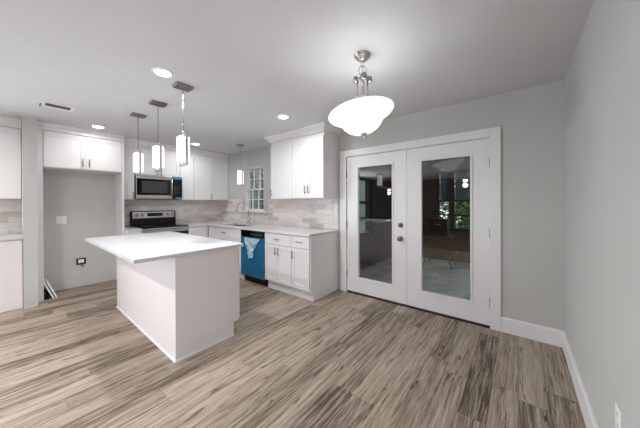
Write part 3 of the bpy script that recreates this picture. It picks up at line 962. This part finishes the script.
for i in range(3):
    a = IX0 + 0.01 + i * iw
    d = slab(FI, a, a + iw, DZT + 0.004, DRT, isl); pull(FI, a + iw / 2, 0.79, d, False, 0.12)
    d = shaker(FI, a, a + iw / 2, DZ0, DZT, isl); pull(FI, a + iw / 2 - 0.035, 0.61, d)
    d = shaker(FI, a + iw / 2, a + iw, DZ0, DZT, isl); pull(FI, a + iw / 2 + 0.035, 0.61, d)

# ================================================================ SMALL WALL THINGS
o = thing('wall_outlet', (XR, 1.5735, 0.417), 'white outlet plate low on the right wall', 'outlet')
m = MB(); m.box(XR - 0.006, XR, 1.541, 1.606, 0.359, 0.474); m.build('cover_plate', M['plastic'], o, bevel=0.002)
for zz in (0.392, 0.442):
    m = MB(); m.box(XR - 0.0075, XR - 0.006, 1.556, 1.591, zz - 0.017, zz + 0.017)
    q = m.build('socket', M['plastic'], o)
    for ya in (1.564, 1.580):
        B(XR - 0.0078, XR - 0.0075, ya, ya + 0.003, zz - 0.006, zz + 0.008).build('slot', M['slot'], q)

o = thing('switch_plate', (XL, 0.51, 1.08), 'white double switch plate high on the fridge recess wall', 'switch plate')
B(XL, XL + 0.006, 0.455, 0.565, 1.02, 1.14).build('cover_plate', M['plastic'], o, bevel=0.002)
for yy in (0.483, 0.537):
    B(XL + 0.006, XL + 0.010, yy - 0.017, yy + 0.017, 1.047, 1.113).build('rocker', M['plastic'], o)

o = thing('outlet_box', (XL, 0.73, 0.40), 'dark open outlet box low on the fridge recess wall', 'outlet box')
m = MB()
y0_, y1_, za, zb = 0.672, 0.782, 0.352, 0.452
m.box(XL, XL + 0.004, y0_, y1_, za, zb)
m.box(XL, XL + 0.014, y0_, y0_ + 0.008, za, zb); m.box(XL, XL + 0.014, y1_ - 0.008, y1_, za, zb)
m.box(XL, XL + 0.014, y0_ + 0.008, y1_ - 0.008, za, za + 0.008); m.box(XL, XL + 0.014, y0_ + 0.008, y1_ - 0.008, zb - 0.008, zb)
m.build('box', M['black'], o)
m = MB(); m.box(XL + 0.004, XL + 0.016, 0.692, 0.760, 0.376, 0.432); m.build('receptacle', M['plastic'], o)
m = MB(); m.tube([(XL + 0.012, 0.725, 0.385), (XL + 0.03, 0.727, 0.35), (XL + 0.034, 0.74, 0.325), (XL + 0.012, 0.752, 0.318)], 0.006, 8); m.build('cable', M['slot'], o)

# two white boards leaning in the recess
def board(y_bot, x0, x1, L, ang, label, thk=0.018):
    # leans towards -y: bottom edge on the floor at y_bot, top resting near the left panel
    dy, dz = -math.sin(ang), math.cos(ang)
    ny, nz = math.cos(ang), math.sin(ang)
    p = [(x0, y_bot, 0.0), (x0, y_bot + dy * L, dz * L), (x0, y_bot + dy * L + ny * thk, dz * L + nz * thk), (x0, y_bot + ny * thk, nz * thk)]
    zmin = min(q[2] for q in p)
    p = [(q[0], q[1], q[2] - zmin + 0.0005) for q in p]
    o = MB().prism(p, (x1 - x0, 0, 0)).build('trim_board', M['trim'], bevel=0.002)
    return tag(o, label, 'board', 'leaning trim boards')
board(0.383, -5.44, -5.095, 0.235, R(20.5), 'white board leaning on the left recess panel, inner of two')
board(0.413, -5.44, -5.100, 0.245, R(20.5), 'white board leaning on the left recess panel, outer of two')
tag(B(-5.46, -5.13, 0.3005, 0.348, 0.0, 0.075).build('shade_strip', M['black'], bevel=0.002), 'black strip standing in for the shade behind the leaning white boards', 'strip')  # black block puts in the shade of the gap under the boards

# ================================================================ CEILING THINGS
def area(name, parent, loc, power, size, col, spread=170):
    l = bpy.data.lights.new(name, 'AREA')
    l.shape = 'DISK'; l.size = size; l.energy = power; l.color = col; l.spread = R(spread)
    o = bpy.data.objects.new(name, l); COL.objects.link(o)
    o.parent = parent
    o.location = Vector(loc) - world_loc(parent)
    return o

can = None
def can_light(x, y, label, power, col):
    t = thing('recessed_light', (x, y, H), label, 'ceiling light', 'recessed ceiling lights')
    MB().lathe([(0.062, -0.004), (0.080, -0.006), (0.084, -0.001)], (x, y, H), (0, 0, 1), 32, cap=False).build('trim_ring', M['trim'], t)
    MB().lathe([(0.063, -0.0005), (0.063, -0.0035)], (x, y, H), (0, 0, 1), 32).build('lens', M['lens'], t)
    area('lamp', t, (x, y, H - 0.012), power, 0.12, col)
    return t
can_light(-2.370, 0.825, 'recessed ceiling light nearest the camera, left of the nearest island pendant', CAN_W * 2.1, CAN_COL)
can_light(-4.766, 0.815, 'recessed ceiling light in front of the fridge bridge cabinet', CAN_W * 0.32, CAN_COL)
can_light(-4.745, 2.195, 'recessed ceiling light in front of the corner wall cabinet', CAN_W * 0.5, CAN_COL)
can_light(-2.380, 2.220, 'recessed ceiling light in front of the wall cabinets beside the doors', CAN_W * 0.8, CAN_COL)
for (x, y, lb, pk) in ((-2.37, -0.95, 'recessed ceiling light behind the camera, first past the island row', 3.6),
                   (-4.75, -0.95, 'recessed ceiling light behind the camera, beside the left cabinets', 1.6),
                   (-0.60, -1.60, 'added recessed fill light behind the camera, by the right wall', 0.8),
                   (-3.20, -2.60, 'added recessed fill light behind the camera, middle of the living end', 0.5)):
    can_light(x, y, lb, CAN_BACK_W * pk, CAN_BACK_COL)  # unseen cans: first row follows the island shadow, the others are added fill

# air register
vt = thing('air_vent', (-4.125, 0.363, H), 'white ceiling air register near the fridge recess', 'air vent')
vx0, vx1, vy0, vy1 = -4.235, -4.02, 0.235, 0.49
zz0, zz1 = H - 0.005, H - 0.0005
m = MB()
sx0, sx1, sy0, sy1 = -4.175, -4.055, 0.262, 0.462
m.box(vx0, sx0, vy0, vy1, zz0, zz1); m.box(sx1, vx1, vy0, vy1, zz0, zz1)
m.box(sx0, sx1, vy0, sy0, zz0, zz1); m.box(sx0, sx1, sy1, vy1, zz0, zz1)
m.build('frame', M['trim'], vt)
B(sx0, sx1, sy0, sy1, H - 0.002, H - 0.0005).build('backing', M['slot'], vt)
for i in range(9):
    yy = sy0 + 0.008 + i * (sy1 - sy0 - 0.008) / 9
    MB().prism([(sx0, yy, H - 0.0022), (sx0, yy + 0.005, H - 0.0022), (sx0, yy + 0.011, H - 0.0052), (sx0, yy + 0.006, H - 0.0052)], (sx1 - sx0, 0, 0)).build('louver', M['ventdark'], vt)
m = MB(); m.box(vx0 - 0.002, vx0 + 0.10, vy0 - 0.012, vy0 - 0.004, H - 0.012, H - 0.0005); m.build('damper_lever', M['ventdark'], vt)

# island pendants: rectangular canopy, rod, open frame round a square white glass
def pendant(x, y, label, rod_mat, tags=False):
    t = thing('pendant_light', (x, y, H), label, 'pendant light', 'island pendants')
    B(x - 0.056, x + 0.056, y - 0.074, y + 0.074, H - 0.024, H - 0.0005).build('canopy', M['pewter'], t, bevel=0.003)
    m = MB(); m.cyl((x, y, 1.985), (x, y, H - 0.02), 0.0032, 8)
    for zz in (2.07, 2.16, 2.25, 2.34):
        m.cyl((x, y, zz - 0.008), (x, y, zz + 0.008), 0.005, 8)
    m.cyl((x, y, 1.985), (x, y, 2.01), 0.008, 10)
    m.build('rod', M['pull'], t)
    hw, bw = 0.074, 0.0075
    zt_, zb_ = 1.990, 1.684
    m = MB()
    m.box(x - hw, x + hw, y - 0.012, y + 0.012, zt_ - 2 * bw, zt_); m.box(x - hw, x + hw, y - 0.012, y + 0.012, zb_, zb_ + 2 * bw)
    m.box(x - hw, x - hw + bw, y - 0.012, y + 0.012, zb_ + 2 * bw, zt_ - 2 * bw); m.box(x + hw - bw, x + hw, y - 0.012, y + 0.012, zb_ + 2 * bw, zt_ - 2 * bw)
    m.build('frame', M['nickel'], t, bevel=0.001)
    g = 0.044
    B(x - g, x + g, y - g, y + g, 1.722, 1.955).build('glass_shade', M['pendant_glass'], t, bevel=0.006)
    m = MB(); m.cyl((x, y, 1.955), (x, y, zt_ - 2 * bw), 0.016, 12); m.build('socket_cap', M['nickel'], t)
    MB().cyl((x, y, zb_ + 2 * bw), (x, y, 1.722), 0.008, 10).build('bottom_pin', M['nickel'], t)
    area('downlight', t, (x, y, zb_ - 0.004), 1.4, 0.06, CAN_COL, 160)
    if tags:
        for zz, h_ in ((2.335, 0.035), (2.262, 0.05)):
            B(x - 0.006, x + 0.006, y - 0.004, y + 0.004, zz - h_ / 2, zz + h_ / 2).build('cord_tag', M['plastic'], t)
    return t
pendant(-3.73, 1.018, 'island pendant light farthest from the camera, beside the fridge recess', M['nickel'])
pendant(-3.118, 1.036, 'middle one of the three island pendant lights', M['nickel'])
pendant(-2.488, 1.036, 'island pendant light nearest the camera, white tags on its cord', M['nickel'], True)

# sink pendant
x, y = -4.168, 2.772
t = thing('pendant_light', (x, y, H), 'small pendant light hanging over the sink by the window', 'pendant light')
MB().lathe([(0.012, -0.03), (0.05, -0.022), (0.078, -0.008), (0.080, -0.0005)], (x, y, H), n=28).build('canopy', M['pewter'], t)
m = MB(); m.cyl((x, y, 1.96), (x, y, H - 0.02), 0.0035, 8); m.cyl((x, y, 2.17), (x, y, 2.20), 0.006, 8); m.build('rod', M['nickel'], t)
m = MB()
m.box(x - 0.065, x + 0.065, y - 0.045, y + 0.045, 1.945, 1.957); m.box(x - 0.065, x + 0.065, y - 0.045, y + 0.045, 1.672, 1.684)
m.box(x - 0.065, x - 0.059, y - 0.01, y + 0.01, 1.684, 1.945); m.box(x + 0.059, x + 0.065, y - 0.01, y + 0.01, 1.684, 1.945)
m.build('frame', M['nickel'], t)
B(x - 0.045, x + 0.045, y - 0.045 + 0.004, y + 0.045 - 0.004, 1.6845, 1.9445).build('glass_shade', M['pendant_glass'], t, bevel=0.006)

# bowl pendant
bx, by = -0.921, 1.670
t = thing('bowl_pendant', (bx, by, H), 'frosted white glass bowl pendant hanging before the double doors', 'pendant light')
MB().lathe([(0.0, -0.052), (0.012, -0.050), (0.030, -0.042), (0.036, -0.030), (0.055, -0.020), (0.064, -0.008), (0.066, -0.0005)], (bx, by, H), n=36).build('canopy', M['nickel'], t)
def ring(cx_, cy_, cz_, r, rr, ang, stretch=1.0):
    return MB().tube([(cx_ + r * math.cos(q) * math.cos(ang), cy_ + r * math.cos(q) * math.sin(ang), cz_ + r * stretch * math.sin(q)) for q in [2 * math.pi * i / 20 for i in range(20)]], rr, 8, True)
ring(bx, by, 2.372, 0.011, 0.0028, R(38), 1.6).build('chain_link', M['nickel'], t)
ring(bx, by, 2.322, 0.029, 0.0038, R(38), 1.25).build('loop', M['nickel'], t)
ring(bx, by, 2.322, 0.023, 0.0034, R(120), 1.3).build('loop', M['nickel'], t)
m = MB()
m.lathe([(0.008, 2.292 - H), (0.012, 2.288 - H), (0.022, 2.278 - H), (0.024, 2.264 - H), (0.014, 2.25 - H), (0.009, 2.14 - H), (0.008, 2.10 - H), (0.008, 1.99 - H), (0.006, 1.86 - H)], (bx, by, H), n=20)
m.build('stem', M['nickel'], t)
for a in (38, 218, 308):
    ca, sa = math.cos(R(a)), math.sin(R(a))
    m = MB(); m.cyl((bx + 0.02 * ca, by + 0.02 * sa, 2.262), (bx + 0.040 * ca, by + 0.040 * sa, 2.258), 0.006, 10)
    m.lathe([(0.004, 0.014), (0.022, 0.012), (0.027, 0.0), (0.024, -0.014), (0.008, -0.018)], (bx + 0.055 * ca, by + 0.055 * sa, 2.255), (ca, sa, 0.1), 18)
    m.build('arm_cup', M['pewter'], t)
    m = MB(); m.cyl((bx + 0.036 * ca, by + 0.036 * sa, 2.25), (bx + 0.042 * ca, by + 0.042 * sa, 2.06), 0.0055, 10)
    m.lathe([(0.005, 0), (0.010, -0.01), (0.013, -0.05), (0.013, -0.09)], (bx + 0.042 * ca, by + 0.042 * sa, 2.07), n=14)
    m.build('socket_rod', M['nickel'], t)
    m = MB(); cxb, cyb = bx + 0.075 * ca, by + 0.075 * sa
    m.lathe([(0.002, -0.05), (0.016, -0.044), (0.024, -0.02), (0.024, 0.0), (0.014, 0.03), (0.010, 0.045)], (cxb, cyb, 1.965), n=16)
    m.build('bulb', M['bulb'], t)
    pl = bpy.data.lights.new('bulb_light', 'POINT'); pl.energy = BOWL_W; pl.color = (1.0, 0.985, 0.965); pl.shadow_soft_size = 0.025
    po = bpy.data.objects.new('bulb_light', pl); COL.objects.link(po); po.parent = t
    po.location = Vector((bx + 0.06 * ca, by + 0.06 * sa, 1.93)) - Vector((bx, by, H))
prof = [(0.012, 1.848), (0.050, 1.851), (0.085, 1.862), (0.118, 1.882), (0.143, 1.908), (0.160, 1.935), (0.178, 1.957), (0.205, 1.975), (0.235, 1.990), (0.248, 2.004),
        (0.244, 2.007), (0.232, 1.996), (0.203, 1.981), (0.175, 1.963), (0.156, 1.940), (0.139, 1.913), (0.115, 1.888), (0.083, 1.868), (0.050, 1.857), (0.012, 1.854)]
tilt = R(9.5)   # the bowl hangs askew, right side up
pv = Vector((bx, by, 1.90))
ax = Vector((-math.sin(tilt), 0, math.cos(tilt)))
MB().lathe([(r, z - 1.90) for r, z in prof + [prof[0]]], pv, ax, n=64, cap=False).build('glass_bowl', M['bowl_glass'], t)
MB().lathe([(0.002, 1.806), (0.007, 1.809), (0.009, 1.816), (0.006, 1.822), (0.014, 1.828), (0.022, 1.838), (0.024, 1.847), (0.004, 1.849)], pv - ax * 1.90, ax, n=20).build('finial', M['nickel'], t)

# living end ceiling fans (the doors' glass mirrors their lights)
def fan(x, y, z, rot, label):
    t = thing('ceiling_fan', (x, y, H), label, 'ceiling fan', 'living end ceiling fans')
    MB().lathe([(0.03, -0.06), (0.065, -0.03), (0.07, -0.0005)], (x, y, H), n=24).build('canopy', M['pewter'], t)
    MB().cyl((x, y, z + 0.06), (x, y, H - 0.05), 0.012, 12).build('downrod', M['pewter'], t)
    MB().lathe([(0.02, 0.07), (0.08, 0.055), (0.10, 0.02), (0.10, -0.02), (0.07, -0.05)], (x, y, z), n=28).build('motor', M['pewter'], t)
    for i in range(5):
        a = R(rot + 72 * i); ca, sa = math.cos(a), math.sin(a)
        q = lambda u, v, w_: (x + u * ca - v * sa, y + u * sa + v * ca, z + w_)
        MB().prism([q(0.10, -0.045, 0.012), q(0.30, -0.062, 0.014), q(0.62, -0.068, 0.016), q(0.65, 0.0, 0.010), q(0.62, 0.068, -0.008), q(0.30, 0.062, -0.008), q(0.10, 0.045, -0.006)], (0, 0, 0.008)).build('blade', M['fanwood'], t)
    MB().lathe([(0.01, -0.15), (0.05, -0.142), (0.08, -0.11), (0.085, -0.08), (0.06, -0.05)], (x, y, z), n=28).build('light_globe', M['fanlight'], t)
    pl = bpy.data.lights.new('fan_light', 'POINT'); pl.energy = 3.0; pl.color = (1.0, 0.9, 0.8); pl.shadow_soft_size = 0.09
    po = bpy.data.objects.new('fan_light', pl); COL.objects.link(po); po.parent = t
    po.location = (0, 0, z - 0.26 - H)
fan(-1.50, -3.90, 2.20, 10, 'ceiling fan with oak blades behind the camera, mirrored in the right door')
fan(-5.00, -5.35, 2.05, 30, 'ceiling fan with oak blades behind the camera, mirrored in the left door')

# ================================================================ PATIO BEYOND THE DOORS
PX0, PX1, PY1, PZ = -2.62, 0.9, 6.70, -0.10
struct('patio_floor', B(-2.9, 1.3, YB + 0.17, PY1 + 0.3, PZ - 0.12, PZ), M['concrete'], 'mottled grey concrete patio floor beyond the doors')
struct('patio_ceiling', B(-2.9, 1.3, YB + WT + 0.002, PY1 + 0.4, 2.42, 2.52), M['darkwood'], 'dark board ceiling of the patio beyond the doors')
w = MB()
w.box(-2.9, PX1 + 0.2, PY1, PY1 + 0.2, PZ, 0.62)
w.box(-2.9, -1.62, PY1, PY1 + 0.2, 0.62, 2.42)
w.box(-1.62, PX1 + 0.2, PY1, PY1 + 0.2, 2.12, 2.42)
w.box(0.2, PX1 + 0.2, PY1, PY1 + 0.2, 0.62, 2.12)
struct('patio_wall_back', w, M['brick'], 'dark brown brick wall at the back of the patio')
pw_ = thing('window_2', (-0.7, PY1 + 0.1, 0.62), 'dark framed patio window with a teal-grey shade in its upper part', 'window', kind='structure')
m = MB()
fy_a, fy_b = PY1 + 0.04, PY1 + 0.12
for xa, xb in ((-1.62, -1.56), (-1.34, -1.22), (-0.44, -0.36), (0.14, 0.2)):
    m.box(xa, xb, fy_a, fy_b, 0.62, 2.12)
for za, zb in ((0.62, 0.70), (1.345, 1.385), (2.05, 2.12), (1.0, 1.03)):
    m.box(-1.56, 0.14, fy_a + 0.005, fy_b - 0.005, za, zb)
m.build('window_frame', M['darkframe'], pw_)
for xa, xb in ((-1.56, -1.34), (-1.22, -0.44), (-0.36, 0.14)):
    B(xa, xb, PY1 + 0.08, PY1 + 0.084, 0.70, 2.05).build('window_pane', M['wpane'], pw_)
    B(xa + 0.005, xb - 0.005, PY1 + 0.125, PY1 + 0.128, 1.36, 2.10).build('shade_cloth', M['screenfab'], pw_)
w = MB()
w.box(PX0 - 0.2, PX0, YB + WT, PY1, PZ, 0.62)
w.box(PX0 - 0.2, PX0, YB + WT, 4.35, 0.62, 2.42)
w.box(PX0 - 0.2, PX0, 5.22, PY1, 0.62, 2.42)
w.box(PX0 - 0.2, PX0, 4.35, 5.22, 1.86, 2.42)
struct('patio_wall_left', w, M['darkwood'], 'dark boarded wall on the left of the patio')
struct('patio_wall_right', B(PX1, PX1 + 0.2, YB + WT, PY1, PZ, 0.75), M['darkwood'], 'low dark boarded wall on the open right side of the patio')
struct('patio_post', B(PX1, PX1 + 0.14, 4.9, 5.04, 0.75, 2.42), M['darkwood'], 'dark post on the open right side of the patio')
pw_ = thing('window_3', (PX0 - 0.1, 4.78, 0.62), 'dark framed patio window in the left patio wall', 'window', kind='structure')
m = MB()
m.box(PX0 - 0.13, PX0 - 0.05, 4.35, 4.40, 0.62, 1.86); m.box(PX0 - 0.13, PX0 - 0.05, 5.17, 5.22, 0.62, 1.86)
for za, zb in ((0.62, 0.66), (0.93, 1.0), (1.30, 1.36), (1.82, 1.86)):
    m.box(PX0 - 0.125, PX0 - 0.055, 4.40, 5.17, za, zb)
m.build('window_frame', M['darkframe'], pw_)
B(PX0 - 0.092, PX0 - 0.088, 4.40, 5.17, 0.66, 1.82).build('window_pane', M['wpane'], pw_)

# outdoor table and box
tb = thing('patio_table', (-1.35, 6.0, PZ), 'dark patio table with thin curved legs under a black box', 'table')
B(-1.80, -1.12, 5.80, 6.20, 0.53, 0.60).build('table_top', M['darkwood'], tb)
for sx in (-1.62, -1.16):
    for sy in (5.86, 6.14):
        d_ = 0.08 if sy > 6 else -0.08
        e_ = -0.06 if sx < -1.4 else 0.06
        MB().tube([(sx, sy, 0.53), (sx, sy, 0.20), (sx + e_ * 0.3, sy + d_ * 0.3, 0.08), (sx + e_, sy + d_, PZ + 0.012)], 0.010, 8).build('leg', M['darkframe'], tb)
bxo = thing('storage_box', (-1.37, 6.0, 0.60), 'black lidded box standing on the patio table', 'box')
B(-1.56, -1.20, 5.84, 6.14, 0.6005, 0.90).build('box_body', M['black'], bxo, bevel=0.006)
B(-1.575, -1.185, 5.825, 6.155, 0.9005, 0.965).build('lid', M['black'], bxo, bevel=0.01)
MB().tube([(-1.44, 5.825, 0.84), (-1.43, 5.80, 0.845), (-1.33, 5.80, 0.845), (-1.32, 5.825, 0.84)], 0.007, 8).build('handle', M['steel'], bxo)

# ---- garden
struct('ground', B(-14, 8, YB + 0.3, 22, -0.45, -0.26), M['lawn'], 'lawn beyond the patio')
tag(B(-7.2, -7.08, 3.9, 20.0, -0.26, 2.6).build('garden_fence', M['siding']), 'pale board fence beyond the left patio window', 'fence')
def shrub(x, y, z0_, h, r, n, mat, label, name='shrub', leaf=0.09):
    t = thing(name, (x, y, z0_), label, 'tree' if name == 'tree' else 'shrub')
    MB().cyl((x, y, z0_), (x, y, z0_ + h * 0.6), 0.03 + h * 0.01, 10, 0.02).build('stem', M['bark'], t)
    m = MB()
    for i in range(n):
        while True:
            p = Vector((random.uniform(-1, 1), random.uniform(-1, 1), random.uniform(-1, 1)))
            if 0.25 < p.length < 1: break
        c_ = Vector((x + p.x * r, y + p.y * r, z0_ + h * 0.58 + p.z * h * 0.42))
        a = Vector((random.uniform(-1, 1), random.uniform(-1, 1), random.uniform(-0.6, 0.6))).normalized()
        b_ = a.orthogonal().normalized()
        s_ = leaf * random.uniform(0.6, 1.3)
        m.add([c_ - a * s_, c_ + b_ * s_ * 0.45, c_ + a * s_, c_ - b_ * s_ * 0.45], [(0, 1, 2, 3)])
    m.build('foliage', mat, t)
shrub(-0.85, 8.4, -0.26, 2.1, 0.85, 1700, M['leaf'], 'leafy green shrub beyond the right half of the patio window')
shrub(-2.7, 9.1, -0.26, 2.6, 0.95, 1700, M['leafgrey'], 'grey-green shrub beyond the left half of the patio window')
shrub(-1.3, 11.6, -0.26, 3.6, 1.5, 1900, M['leaf'], 'taller green shrub farther back in the garden')
shrub(-5.75, 4.55, -0.26, 4.0, 0.62, 330, M['leafgrey'], 'grey-green tree seen through the sink window', 'tree', 0.11)
